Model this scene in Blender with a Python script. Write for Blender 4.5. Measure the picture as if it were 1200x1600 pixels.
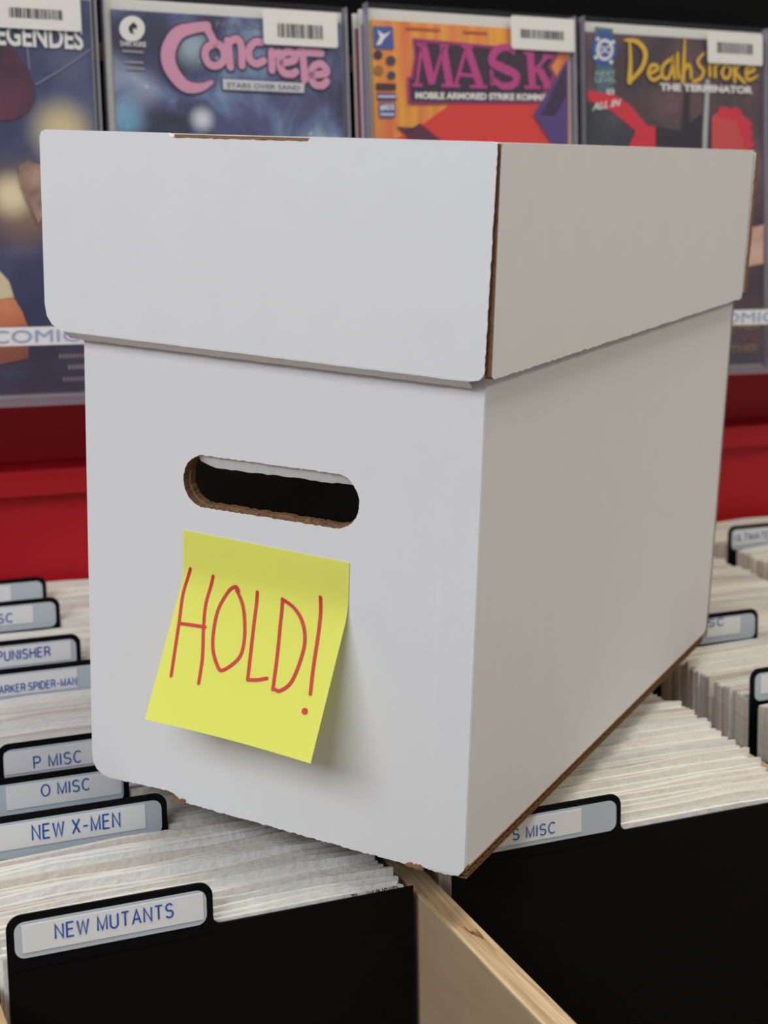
import bpy, math, random
from mathutils import Vector, Matrix
from mathutils.geometry import tessellate_polygon
rnd = random.Random(7)
sc = bpy.context.scene
for o in list(bpy.data.objects): bpy.data.objects.remove(o)
C = bpy.context.collection
R = math.radians

# ---------------------------------------------------------------- camera (metres; x along the bins, y to the wall, z=0 underside of the box)
F_PX = 2370.257
CAM = Vector((-0.28245, -0.52218, 0.30568))
RT = Vector((0.91127, -0.41089, 0.02744)); UP = Vector((0.0735, 0.22786, 0.97092)); FW = Vector((0.40519, 0.88275, -0.23784))
cd = bpy.data.cameras.new('camera'); cam = bpy.data.objects.new('camera', cd); C.objects.link(cam)
cd.sensor_fit = 'HORIZONTAL'; cd.sensor_width = 36; cd.lens = 36 * F_PX / 1200
cd.clip_start = .01; cd.clip_end = 50
cam.matrix_world = Matrix(((RT.x, UP.x, -FW.x, CAM.x), (RT.y, UP.y, -FW.y, CAM.y), (RT.z, UP.z, -FW.z, CAM.z), (0, 0, 0, 1)))
cd.dof.use_dof = True; cd.dof.focus_distance = .665; cd.dof.aperture_fstop = 18
sc.camera = cam

# ---------------------------------------------------------------- world, ceiling lamps, exposure
w = bpy.data.worlds.new('room_light'); sc.world = w; w.use_nodes = True
w.node_tree.nodes['Background'].inputs[0].default_value = (.93, .96, 1.0, 1)
w.node_tree.nodes['Background'].inputs[1].default_value = .26
def area(name, loc, target, size, sy, power, col):
    l = bpy.data.lights.new(name, 'AREA'); l.shape = 'RECTANGLE'; l.size = size; l.size_y = sy; l.energy = power; l.color = col
    o = bpy.data.objects.new(name, l); C.objects.link(o); o.location = loc
    o.rotation_euler = (Vector(target) - Vector(loc)).to_track_quat('-Z', 'Y').to_euler()
    return o
area('ceiling_lamp', (-1.95, -.95, 1.6), (-.1, .1, .1), 2.2, 1.0, 45, (.91, .94, 1.0))
area('ceiling_lamp', (.35, -.25, 2.0), (.35, -.25, 0), 1.2, .16, 18, (1.0, .94, .83))
area('ceiling_lamp', (1.7, -1.1, 1.9), (.2, .1, .1), 1.2, .3, 14, (1.0, .86, .64))
vs = sc.view_settings
vs.view_transform = 'Standard'; vs.look = 'None'; vs.exposure = 0.0; vs.gamma = 1; vs.use_curve_mapping = False

# ---------------------------------------------------------------- pixel (1200x1600) to place
def ray(px, py): return RT * ((px - 600) / F_PX) - UP * ((py - 800) / F_PX) + FW
def at_z(px, py, z): d = ray(px, py); return CAM + d * ((z - CAM.z) / d.z)
def at_y(px, py, y): d = ray(px, py); return CAM + d * ((y - CAM.y) / d.y)
TH = R(51.3257); CT, ST = math.cos(TH), math.sin(TH)      # box frame inside the bin frame
def to_box(v): return Vector((v.x * CT - v.y * ST, v.x * ST + v.y * CT, v.z))
CAMB = to_box(CAM)
def at_face(px, py, yb=0):                                   # box-local point on the plane y=yb (handle end)
    d = to_box(ray(px, py)); return CAMB + d * ((yb - CAMB.y) / d.y)

# ---------------------------------------------------------------- materials
def mat(name, col, rough=.6, metal=0, bump=0, bscale=200, vary=0, vscale=30, coat=0, rand=0, rand_col=None, spec=.5, wave=0):
    m = bpy.data.materials.new(name); m.use_nodes = True; nt = m.node_tree; N = nt.nodes; L = nt.links
    b = N['Principled BSDF']; b.inputs['Base Color'].default_value = (*col, 1); b.inputs['Roughness'].default_value = rough
    b.inputs['Metallic'].default_value = metal; b.inputs['Coat Weight'].default_value = coat; b.inputs['Coat Roughness'].default_value = .08
    b.inputs['Specular IOR Level'].default_value = spec
    tc = N.new('ShaderNodeTexCoord'); src = None
    if vary:
        n = N.new('ShaderNodeTexNoise'); n.inputs['Scale'].default_value = vscale; n.inputs['Detail'].default_value = 5
        L.new(tc.outputs['Object'], n.inputs['Vector'])
        x = N.new('ShaderNodeMix'); x.data_type = 'RGBA'; x.inputs[6].default_value = (*[c * (1 - vary) for c in col], 1); x.inputs[7].default_value = (*[min(1, c * (1 + vary)) for c in col], 1)
        L.new(n.outputs['Fac'], x.inputs[0]); L.new(x.outputs[2], b.inputs['Base Color']); src = x.outputs[2]
    if rand_col:
        oi = N.new('ShaderNodeObjectInfo'); rp = N.new('ShaderNodeValToRGB'); rp.color_ramp.interpolation = 'CONSTANT'
        e = rp.color_ramp.elements
        for i, c in enumerate(rand_col):
            if i < 2: k = e[i]; k.position = i / len(rand_col)
            else: k = e.new(i / len(rand_col))
            k.color = (*c, 1)
        L.new(oi.outputs['Random'], rp.inputs[0]); L.new(rp.outputs[0], b.inputs['Base Color'])
    if bump:
        n = N.new('ShaderNodeTexNoise'); n.inputs['Scale'].default_value = bscale; n.inputs['Detail'].default_value = 4
        L.new(tc.outputs['Object'], n.inputs['Vector'])
        bp = N.new('ShaderNodeBump'); bp.inputs['Strength'].default_value = bump; bp.inputs['Distance'].default_value = .001
        L.new(n.outputs['Fac'], bp.inputs['Height']); L.new(bp.outputs[0], b.inputs['Normal'])
    return m
def hexc(r, g, b):                                            # sRGB 0-255 to linear
    f = lambda c: (c / 255) / 12.92 if c <= 10 else ((c / 255 + .055) / 1.055) ** 2.4
    return (f(r), f(g), f(b))
def plastic(name, tint, fac):
    m = bpy.data.materials.new(name); m.use_nodes = True; N = m.node_tree.nodes; L = m.node_tree.links; N.clear()
    t = N.new('ShaderNodeBsdfTransparent'); t.inputs[0].default_value = (*tint, 1)
    g = N.new('ShaderNodeBsdfGlossy'); g.inputs['Roughness'].default_value = .12
    n = N.new('ShaderNodeTexNoise'); n.inputs['Scale'].default_value = 30; tc = N.new('ShaderNodeTexCoord'); L.new(tc.outputs['Object'], n.inputs[0])
    bp = N.new('ShaderNodeBump'); bp.inputs['Strength'].default_value = .25; bp.inputs['Distance'].default_value = .004
    L.new(n.outputs[0], bp.inputs['Height']); L.new(bp.outputs[0], g.inputs['Normal'])
    x = N.new('ShaderNodeMixShader'); x.inputs[0].default_value = fac
    L.new(t.outputs[0], x.inputs[1]); L.new(g.outputs[0], x.inputs[2])
    out = N.new('ShaderNodeOutputMaterial'); L.new(x.outputs[0], out.inputs[0]); return m
def ramp_noise(name, cols, scale, detail=6, distort=.6, stars=False, rough=.35):
    m = bpy.data.materials.new(name); m.use_nodes = True; N = m.node_tree.nodes; L = m.node_tree.links; b = N['Principled BSDF']
    b.inputs['Roughness'].default_value = rough
    tc = N.new('ShaderNodeTexCoord'); n = N.new('ShaderNodeTexNoise'); n.inputs['Scale'].default_value = scale; n.inputs['Detail'].default_value = detail; n.inputs['Distortion'].default_value = distort
    L.new(tc.outputs['Object'], n.inputs[0]); rp = N.new('ShaderNodeValToRGB'); e = rp.color_ramp.elements
    for i, (p, c) in enumerate(cols):
        k = e[i] if i < 2 else e.new(p)
        k.position = p; k.color = (*hexc(*c), 1)
    L.new(n.outputs['Fac'], rp.inputs[0]); col = rp.outputs[0]
    if stars:
        v = N.new('ShaderNodeTexVoronoi'); v.inputs['Scale'].default_value = 70; L.new(tc.outputs['Object'], v.inputs[0])
        s = N.new('ShaderNodeValToRGB'); s.color_ramp.elements[0].position = .05; s.color_ramp.elements[0].color = (.7, .75, .85, 1); s.color_ramp.elements[1].position = .14; s.color_ramp.elements[1].color = (0, 0, 0, 1)
        L.new(v.outputs['Distance'], s.inputs[0])
        x = N.new('ShaderNodeMix'); x.data_type = 'RGBA'; x.blend_type = 'ADD'; x.inputs[0].default_value = .6
        L.new(col, x.inputs[6]); L.new(s.outputs[0], x.inputs[7]); col = x.outputs[2]
    L.new(col, b.inputs['Base Color']); return m
def add_glows(m, glows):
    """soft round printed glows: (x, z, radius, colour, strength) in the cover's own metres"""
    N = m.node_tree.nodes; L = m.node_tree.links; b = N['Principled BSDF']; col = b.inputs['Base Color'].links[0].from_socket
    tc = N.new('ShaderNodeTexCoord'); sx = N.new('ShaderNodeSeparateXYZ'); L.new(tc.outputs['Object'], sx.inputs[0]); cb = N.new('ShaderNodeCombineXYZ'); L.new(sx.outputs[0], cb.inputs[0]); L.new(sx.outputs[2], cb.inputs[1])
    for x, z, r, c, st in glows:
        d = N.new('ShaderNodeVectorMath'); d.operation = 'DISTANCE'; L.new(cb.outputs[0], d.inputs[0]); d.inputs[1].default_value = (x, z, 0)
        mr = N.new('ShaderNodeMapRange'); mr.interpolation_type = 'SMOOTHSTEP'; mr.inputs[1].default_value = r * .08; mr.inputs[2].default_value = r; mr.inputs[3].default_value = st; mr.inputs[4].default_value = 0
        L.new(d.outputs['Value'], mr.inputs[0]); x_ = N.new('ShaderNodeMix'); x_.data_type = 'RGBA'; L.new(mr.outputs[0], x_.inputs[0]); L.new(col, x_.inputs[6]); x_.inputs[7].default_value = (*hexc(*c), 1); col = x_.outputs[2]
    L.new(col, b.inputs['Base Color'])
def rays_mat(name, c0, c1):
    m = bpy.data.materials.new(name); m.use_nodes = True; N = m.node_tree.nodes; L = m.node_tree.links; b = N['Principled BSDF']; b.inputs['Roughness'].default_value = .35
    tc = N.new('ShaderNodeTexCoord'); mp = N.new('ShaderNodeMapping'); mp.inputs['Rotation'].default_value = (0, R(-22), 0); mp.inputs['Scale'].default_value = (60, 1, 5)
    n = N.new('ShaderNodeTexNoise'); n.inputs['Scale'].default_value = 1.5; L.new(tc.outputs['Object'], mp.inputs[0]); L.new(mp.outputs[0], n.inputs[0])
    rp = N.new('ShaderNodeValToRGB'); rp.color_ramp.elements[0].position = .35; rp.color_ramp.elements[1].position = .65
    rp.color_ramp.elements[0].color = (*hexc(*c0), 1); rp.color_ramp.elements[1].color = (*hexc(*c1), 1)
    L.new(n.outputs[0], rp.inputs[0]); L.new(rp.outputs[0], b.inputs[0]); return m
def wood_mat(name, c0, c1, axis):
    m = bpy.data.materials.new(name); m.use_nodes = True; N = m.node_tree.nodes; L = m.node_tree.links; b = N['Principled BSDF']; b.inputs['Roughness'].default_value = .65
    tc = N.new('ShaderNodeTexCoord'); mp = N.new('ShaderNodeMapping'); mp.inputs['Scale'].default_value = axis
    n = N.new('ShaderNodeTexNoise'); n.inputs['Scale'].default_value = 4; n.inputs['Detail'].default_value = 8; n.inputs['Distortion'].default_value = 1.2
    L.new(tc.outputs['Object'], mp.inputs[0]); L.new(mp.outputs[0], n.inputs[0])
    rp = N.new('ShaderNodeValToRGB'); rp.color_ramp.elements[0].position = .3; rp.color_ramp.elements[1].position = .68
    rp.color_ramp.elements[0].color = (*hexc(*c0), 1); rp.color_ramp.elements[1].color = (*hexc(*c1), 1)
    L.new(n.outputs[0], rp.inputs[0]); L.new(rp.outputs[0], b.inputs[0]); return m
M = {}
M['card'] = mat('white_cardboard', (.80, .80, .80), .8, bump=.05, bscale=420, vary=.02, vscale=60, spec=.25)
M['card_in'] = mat('white_liner', (.74, .74, .75), .8, spec=.2)
M['kraft'] = mat('kraft_edge', hexc(142, 108, 78), .9, bump=.5, bscale=900, vary=.35, vscale=400, spec=.1)
M['kraft_in'] = mat('kraft_inside', hexc(120, 92, 66), .95, vary=.1, spec=.1)
M['flute'] = mat('kraft_flute', hexc(120, 88, 60), .95, vary=.3, vscale=500, spec=.05)
M['dark_kraft'] = mat('dark_kraft_edge', hexc(88, 58, 40), .95, vary=.4, vscale=500, spec=.05)
M['note'] = mat('fluorescent_yellow_paper', hexc(244, 247, 112), .75, vary=.015, vscale=20, spec=.2)
N_ = M['note'].node_tree; tr = N_.nodes.new('ShaderNodeBsdfTranslucent'); tr.inputs[0].default_value = (*hexc(238, 240, 150), 1); mx_ = N_.nodes.new('ShaderNodeMixShader'); mx_.inputs[0].default_value = .12
N_.links.new(N_.nodes['Principled BSDF'].outputs[0], mx_.inputs[1]); N_.links.new(tr.outputs[0], mx_.inputs[2]); N_.links.new(mx_.outputs[0], N_.nodes['Material Output'].inputs[0])
M['red_ink'] = mat('red_marker_ink', hexc(214, 44, 44), .55)
M['blk'] = mat('black_plastic', (.0035, .0035, .0038), .5, bump=.08, bscale=1500, spec=.12)
M['holder'] = mat('grey_label_holder', hexc(188, 199, 208), .35, vary=.03, vscale=300)
M['label'] = mat('white_label_paper', hexc(232, 233, 233), .35)
M['blue_ink'] = mat('blue_label_ink', hexc(16, 82, 178), .5)
M['black_ink'] = mat('black_ink', (.01, .01, .012), .5)
M['bag'] = mat('glossy_poly_bag', (.8, .8, .78), .25, bump=.9, bscale=210, coat=.8, rand_col=[(.86, .83, .76), (.82, .81, .77), (.9, .87, .8), (.76, .74, .68), (.86, .85, .82), (.74, .68, .61)])
M['book'] = mat('comic_edge', (.7, .7, .68), .5, rand_col=[(.62, .60, .56), (.30, .26, .23), (.70, .68, .64), (.16, .14, .13), (.5, .47, .44), (.42, .33, .27), (.66, .65, .63)])
M['wood'] = wood_mat('pine_plank', (146, 112, 76), (220, 194, 152), (70, 3, 70))
M['wood_face'] = wood_mat('pine_plywood_face', (162, 138, 108), (190, 166, 134), (6, 1, 3))
M['black_wall'] = mat('black_wall_panel', (.003, .003, .0033), .7, spec=.08)
M['red'] = mat('red_laminate', hexc(208, 34, 46), .42, bump=.12, bscale=900, spec=.35)
M['rail'] = mat('bronze_rail', hexc(96, 70, 52), .4, metal=.5)
M['clear'] = plastic('clear_acrylic', (.96, .95, .98), .07)
M['sleeve'] = plastic('clear_comic_sleeve', (.98, .98, .98), .05)
M['ledge'] = mat('grey_violet_ledge_edge', hexc(140, 122, 132), .3)
M['board'] = mat('white_backing_board', hexc(214, 213, 208), .45, coat=.3)
M['sticker'] = mat('white_price_sticker', hexc(232, 230, 224), .5)
M['strip'] = mat('white_shelf_strip', hexc(236, 236, 238), .4)
M['strip_ink'] = mat('pale_blue_outline_ink', hexc(150, 172, 205), .5)
M['floor'] = mat('grey_floor', (.28, .27, .26), .6, vary=.1, vscale=3)
M['cab'] = mat('black_cabinet', (.015, .015, .016), .6)
def flat(name, r, g, b, rough=.4): return mat(name, hexc(r, g, b), rough)

# ---------------------------------------------------------------- mesh helpers
class MB:
    def __init__(s): s.v = []; s.f = []; s.m = []
    def add(s, vs, fs, mi=0):
        k = len(s.v); s.v += [tuple(v) for v in vs]; s.f += [tuple(i + k for i in f) for f in fs]; s.m += [mi] * len(fs); return s
    def box(s, x0, x1, y0, y1, z0, z1, mi=0):
        return s.add([(x0, y0, z0), (x1, y0, z0), (x1, y1, z0), (x0, y1, z0), (x0, y0, z1), (x1, y0, z1), (x1, y1, z1), (x0, y1, z1)],
                     [(0, 3, 2, 1), (4, 5, 6, 7), (0, 1, 5, 4), (1, 2, 6, 5), (2, 3, 7, 6), (3, 0, 4, 7)], mi)
    def plate(s, loops, th, fn, mi=0, me=1, em=None):
        """loops: 2D outer loop (ccw) and holes; fn(a,b,d) -> 3D at depth d (0 front .. th back)"""
        lp = [[Vector((p[0], p[1], 0)) for p in l] for l in loops]; tris = tessellate_polygon(lp); flatp = [p for l in lp for p in l]; n = len(flatp)
        A = [fn(p.x, p.y, 0) for p in flatp]; B = [fn(p.x, p.y, th) for p in flatp]
        s.add(A, tris, mi); s.add(B, [t[::-1] for t in tris], mi)
        k = 0
        for l in lp:
            m = len(l); q = [(i, (i + 1) % m, m + (i + 1) % m, m + i) for i in range(m)]
            if em and k == 0:
                for f in q: s.add([(A[:m] + B[:m])[i] for i in f], [(0, 1, 2, 3)], em(*[(l[f[0]][c] + l[f[1]][c]) / 2 for c in (0, 1)]))
            else: s.add(A[k:k + m] + B[k:k + m], q, me)
            k += m
        return s
    def build(s, name, mats, parent=None, smooth=False, loc=None):
        me = bpy.data.meshes.new(name); me.from_pydata(s.v, [], s.f)
        for m in (mats if isinstance(mats, (list, tuple)) else [mats]): me.materials.append(m)
        for p, i in zip(me.polygons, s.m): p.material_index = i; p.use_smooth = smooth
        me.update()
        return link(name, me, parent, loc)
def link(name, me, parent=None, loc=None):
    o = bpy.data.objects.new(name, me); C.objects.link(o); o.parent = parent
    if loc is not None: o.location = loc
    return o
def tag(o, label=None, cat=None, group=None, kind=None):
    for k, v in (('label', label), ('category', cat), ('group', group), ('kind', kind)):
        if v: o[k] = v
    return o
def empty(name, loc, rot=(0, 0, 0)):
    o = bpy.data.objects.new(name, None); C.objects.link(o); o.location = loc; o.rotation_euler = rot; o.empty_display_size = .02; return o
def rrect(x0, x1, z0, z1, r, n=6):
    if not isinstance(r, (tuple, list)): r = (r,) * 4       # bl br tr tl
    out = []
    for (cx, cz, a0, rr) in ((x0 + r[0], z0 + r[0], 180, r[0]), (x1 - r[1], z0 + r[1], 270, r[1]), (x1 - r[2], z1 - r[2], 0, r[2]), (x0 + r[3], z1 - r[3], 90, r[3])):
        if rr <= 0: out.append((cx, cz)); continue
        for i in range(n + 1): a = R(a0 + 90 * i / n); out.append((cx + rr * math.cos(a), cz + rr * math.sin(a)))
    return out
def smooth_pts(p, k=6):
    if len(p) < 3: return p
    out = []
    for i in range(len(p) - 1):
        p0 = p[max(i - 1, 0)]; p1 = p[i]; p2 = p[i + 1]; p3 = p[min(i + 2, len(p) - 1)]
        for j in range(k):
            t = j / k
            out.append(tuple(.5 * (2 * b + (c - a) * t + (2 * a - 5 * b + 4 * c - d) * t * t + (3 * b - a - 3 * c + d) * t ** 3) for a, b, c, d in zip(p0, p1, p2, p3)))
    return out + [tuple(p[-1])]
def stroke(mb, pts, wd, fn, mi=0, smooth=True, cap=True):
    """one flat mitred ribbon along 2D points (optional third value: local width factor); fn maps 2D to 3D"""
    pts = [(*p, 1.0) if len(p) == 2 else p for p in pts]
    if smooth: pts = smooth_pts(pts)
    q = [pts[0]]
    for p in pts[1:]:
        if math.hypot(p[0] - q[-1][0], p[1] - q[-1][1]) > 1e-7: q.append(p)
    n = len(q); nr = []
    for i in range(n):
        a, b = q[max(i - 1, 0)], q[min(i + 1, n - 1)]; c = q[i]; d0 = Vector((c[0] - a[0], c[1] - a[1])); d1 = Vector((b[0] - c[0], b[1] - c[1]))
        if d0.length < 1e-9: d0 = d1
        if d1.length < 1e-9: d1 = d0
        d0.normalize(); d1.normalize(); t = d0 + d1
        if t.length < 1e-6: t = d1.copy()
        t.normalize(); f = 1 / max(.42, t.dot(d1)); nr.append((-t.y * f, t.x * f))
    V = []
    for p, m in zip(q, nr): h = wd * p[2] / 2; V += [fn(p[0] + m[0] * h, p[1] + m[1] * h), fn(p[0] - m[0] * h, p[1] - m[1] * h)]
    mb.add(V, [(2 * i, 2 * i + 1, 2 * i + 3, 2 * i + 2) for i in range(n - 1)], mi)
    if cap:
        for p, m, sg in ((q[0], nr[0], 1), (q[-1], nr[-1], -1)):
            h = wd * p[2] / 2; a0 = math.atan2(m[1], m[0])
            mb.add([fn(p[0] + h * math.cos(a0 + sg * math.pi * k / 6), p[1] + h * math.sin(a0 + sg * math.pi * k / 6)) for k in range(7)], [tuple(range(7))], mi)
_txt = {}
def text_geo(s, bold=0):
    if (s, bold) not in _txt:
        cu = bpy.data.curves.new('txt', 'FONT'); cu.body = s; cu.offset = bold; cu.resolution_u = 4
        o = bpy.data.objects.new('txt', cu); C.objects.link(o); dg = bpy.context.evaluated_depsgraph_get(); dg.update()
        me = bpy.data.meshes.new_from_object(o.evaluated_get(dg)); V = [v.co.copy() for v in me.vertices]; Fc = [tuple(p.vertices) for p in me.polygons]
        bpy.data.objects.remove(o); bpy.data.curves.remove(cu); bpy.data.meshes.remove(me)
        xs = [v.x for v in V]; ys = [v.y for v in V]
        _txt[(s, bold)] = (V, Fc, min(xs), max(xs), min(ys), max(ys))
    return _txt[(s, bold)]
def text(mb, s, x0, x1, z0, z1, fn, mi=0, bold=0, slope=0, shear=0):
    V, Fc, a, b, c, d = text_geo(s, bold); out = []
    for v in V:
        u = (v.x - a) / (b - a); q = (v.y - c) / (d - c)
        out.append(fn(x0 + (x1 - x0) * u + shear * q, z0 + (z1 - z0) * q + slope * u))
    mb.add(out, Fc, mi)

# single-line sans capitals for the printed labels: strokes in a unit cell, third item of the entry = advance width
def arc(cx, cy, rx, ry, a0, a1, n=9): return [(cx + rx * math.cos(R(a0 + (a1 - a0) * i / n)), cy + ry * math.sin(R(a0 + (a1 - a0) * i / n))) for i in range(n + 1)]
GL = {'A': ([[(0, 0), (.34, 1), (.68, 0)], [(.12, .33), (.56, .33)]], .68), 'C': ([arc(.37, .5, .37, .5, 48, 312, 14)], .68), 'D': ([[(.32, 0), (0, 0), (0, 1), (.32, 1)] + arc(.32, .5, .34, .5, 80, -90, 10)], .66),
      'E': ([[(.55, 0), (0, 0), (0, 1), (.54, 1)], [(0, .53), (.5, .53)]], .55), 'H': ([[(0, 0), (0, 1)], [(.62, 0), (.62, 1)], [(0, .53), (.62, .53)]], .62), 'I': ([[(0, 0), (0, 1)]], 0.0),
      'K': ([[(0, 0), (0, 1)], [(.58, 1), (0, .38)], [(.2, .58), (.62, 0)]], .62), 'L': ([[(0, 1), (0, 0), (.5, 0)]], .5), 'M': ([[(0, 0), (0, 1), (.37, .05), (.74, 1), (.74, 0)]], .74),
      'N': ([[(0, 0), (0, 1), (.62, 0), (.62, 1)]], .62), 'O': ([arc(.38, .5, .38, .5, 90, 450, 20)], .76), 'P': ([[(0, 0), (0, 1), (.32, 1)] + arc(.32, .73, .26, .27, 80, -90, 8) + [(0, .46)]], .58),
      'R': ([[(0, 0), (0, 1), (.34, 1)] + arc(.34, .74, .25, .26, 80, -90, 8) + [(0, .48)], [(.36, .48), (.54, .3), (.6, 0)]], .62), 'S': ([arc(.3, .745, .27, .255, 25, 260, 10) + arc(.3, .26, .3, .26, 75, -155, 10)], .6),
      'T': ([[(0, 1), (.62, 1)], [(.31, 1), (.31, 0)]], .62), 'U': ([[(0, 1), (0, .3)] + arc(.31, .3, .31, .3, 190, 350, 8) + [(.62, .3), (.62, 1)]], .62), 'W': ([[(0, 1), (.22, 0), (.46, .95), (.70, 0), (.92, 1)]], .92),
      'X': ([[(0, 1), (.62, 0)], [(.62, 1), (0, 0)]], .62), '-': ([[(0, .42), (.42, .42)]], .42), ':': ([[(0, .04), (0, .09)], [(0, .56), (0, .61)]], 0.0), ' ': ([], .16)}
def line_text(mb, s, x0, x1, z0, h, y, wt=.118, gap=.31):
    tot = sum(GL[c][1] for c in s) + gap * (len(s) - 1); sx = (x1 - x0) / tot; x = 0; k = 0
    for c in s:
        for st in GL[c][0]:
            stroke(mb, [(x0 + (x + p[0]) * sx, z0 + p[1] * h) for p in st], wt * h, lambda a, b, k=k: (a, y - .00003 * (k % 4), b), 0, False, False); k += 1
        x += GL[c][1] + gap

# ---------------------------------------------------------------- the setting
def struct(o): o['kind'] = 'structure'; return o
FLOOR = -.92
struct(MB().box(-2.2, 2.6, -2.4, .75, FLOOR - .05, FLOOR).build('floor', M['floor']))
struct(MB().box(-2.2, 2.6, .66, .75, FLOOR, 1.5).build('wall_back', M['black_wall']))

# red fixture between the bins and the wall comics
BZ = -.29                                                     # bin floor
fx = empty('display_fixture', (0, .6, FLOOR)); tag(fx, 'red laminate display fixture running behind the comic bins', 'fixture')
def part_box(name, m, par, x0, x1, y0, y1, z0, z1, bev=0):
    l = par.location; o = MB().box(x0 - l.x, x1 - l.x, y0 - l.y, y1 - l.y, z0 - l.z, z1 - l.z).build(name, m, par)
    if bev: b = o.modifiers.new('b', 'BEVEL'); b.width = bev; b.segments = 2
    return o
part_box('lower_panel', M['red'], fx, -1.4, 1.9, .565, .60, FLOOR, .046)
part_box('lip', M['red'], fx, -1.4, 1.9, .553, .60, .0485, .068, .002)
part_box('upper_panel', M['red'], fx, -1.4, 1.9, .588, .60, .068, .30)
part_box('back_board', M['black_wall'], fx, -1.4, 1.9, .60, .655, FLOOR, .47)
part_box('wall_rail', M['rail'], fx, -1.4, 1.9, .594, .60, .356, .368)
# clear ledge that holds the wall comics
LY, LZ = .500, .128
ld = empty('display_ledge', (0, .54, LZ)); tag(ld, 'clear acrylic ledge with white lettered strip holding the wall comics', 'shelf')
part_box('shelf', M['ledge'], ld, -1.4, 1.9, LY, .587, LZ - .004, LZ)
z0 = at_y(0, 541, LY).z; z1 = at_y(0, 512, LY).z
part_box('front_lip', M['clear'], ld, -1.4, 1.9, LY, LY + .002, LZ, z1 + .001)
sp = part_box('white_strip', M['strip'], ld, -1.4, 1.9, LY - .0008, LY - .0002, z0, z1)
mb = MB()
fnl = lambda a, b: (a, LY - .0012 - .54, b - LZ)
for (pa, pb) in ((-14, 144), (1104, 1226)):
    xa = at_y(pa, 520, LY).x; xb = at_y(pb, 520 if pa < 500 else 488, LY).x
    mb = MB(); text(mb, 'COMICS', xa, xb, z0 + .0022, z1 - .0018, fnl, 0, 0); mb.build('lettering', M['strip_ink'], sp)

# wooden bin with its partitions
bn = empty('comic_bin', (0, 0, FLOOR)); tag(bn, 'pine comic bin with thin upright partition boards', 'bin')
def bpart(name, m, *a): return part_box(name, m, bn, *a)
bpart('cabinet_base', M['cab'], -.62, .96, -.30, .553, FLOOR, BZ - .012)
bpart('bin_floor', M['wood_face'], -.62, .96, -.30, .553, BZ - .012, BZ)
bpart('front_board', M['wood_face'], -.62, .96, -.312, -.30, BZ - .2, -.07)
PT = -.025
for i, (a, b, zt) in enumerate(((-.2045, -.192, -.03), (-.003, .0095, PT), (.248, .2605, -.036), (.478, .4905, -.036), (-.434, -.4215, -.03), (.72, .7325, -.036))):
    o = bpart('partition_board', M['wood_face'], a, b, -.30, .553, BZ, zt - .001)
    cap_ = MB().box(a, b, -.30, .553, zt - .001 - FLOOR, zt - FLOOR).build('top_edge', M['wood'], o)

kx, ky = at_z(745, 1460, PT).x, at_z(745, 1460, PT).y
mb = MB(); rk = random.Random(5)
for (cx, cy, ra, rb_, an) in ((kx - .0004, ky, .0011, .0034, .25), (kx + .0012, ky - .0012, .0006, .0050, -.1), (kx - .0020, ky + .0040, .0005, .0045, .1)):
    P = [(ra * (.6 + .7 * rk.random()) * math.cos(t * math.pi / 6), rb_ * (.7 + .5 * rk.random()) * math.sin(t * math.pi / 6)) for t in range(12)]
    mb.add([(cx + x * math.cos(an) - y * math.sin(an), cy + x * math.sin(an) + y * math.cos(an), PT - FLOOR + .00015) for x, y in P], [tuple(range(12))])
mb.build('wood_knot', mat('dark_knot', hexc(128, 92, 58), .8, vary=.4, vscale=600), [o for o in bn.children if o.name.startswith('partition_board')][1])

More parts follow.
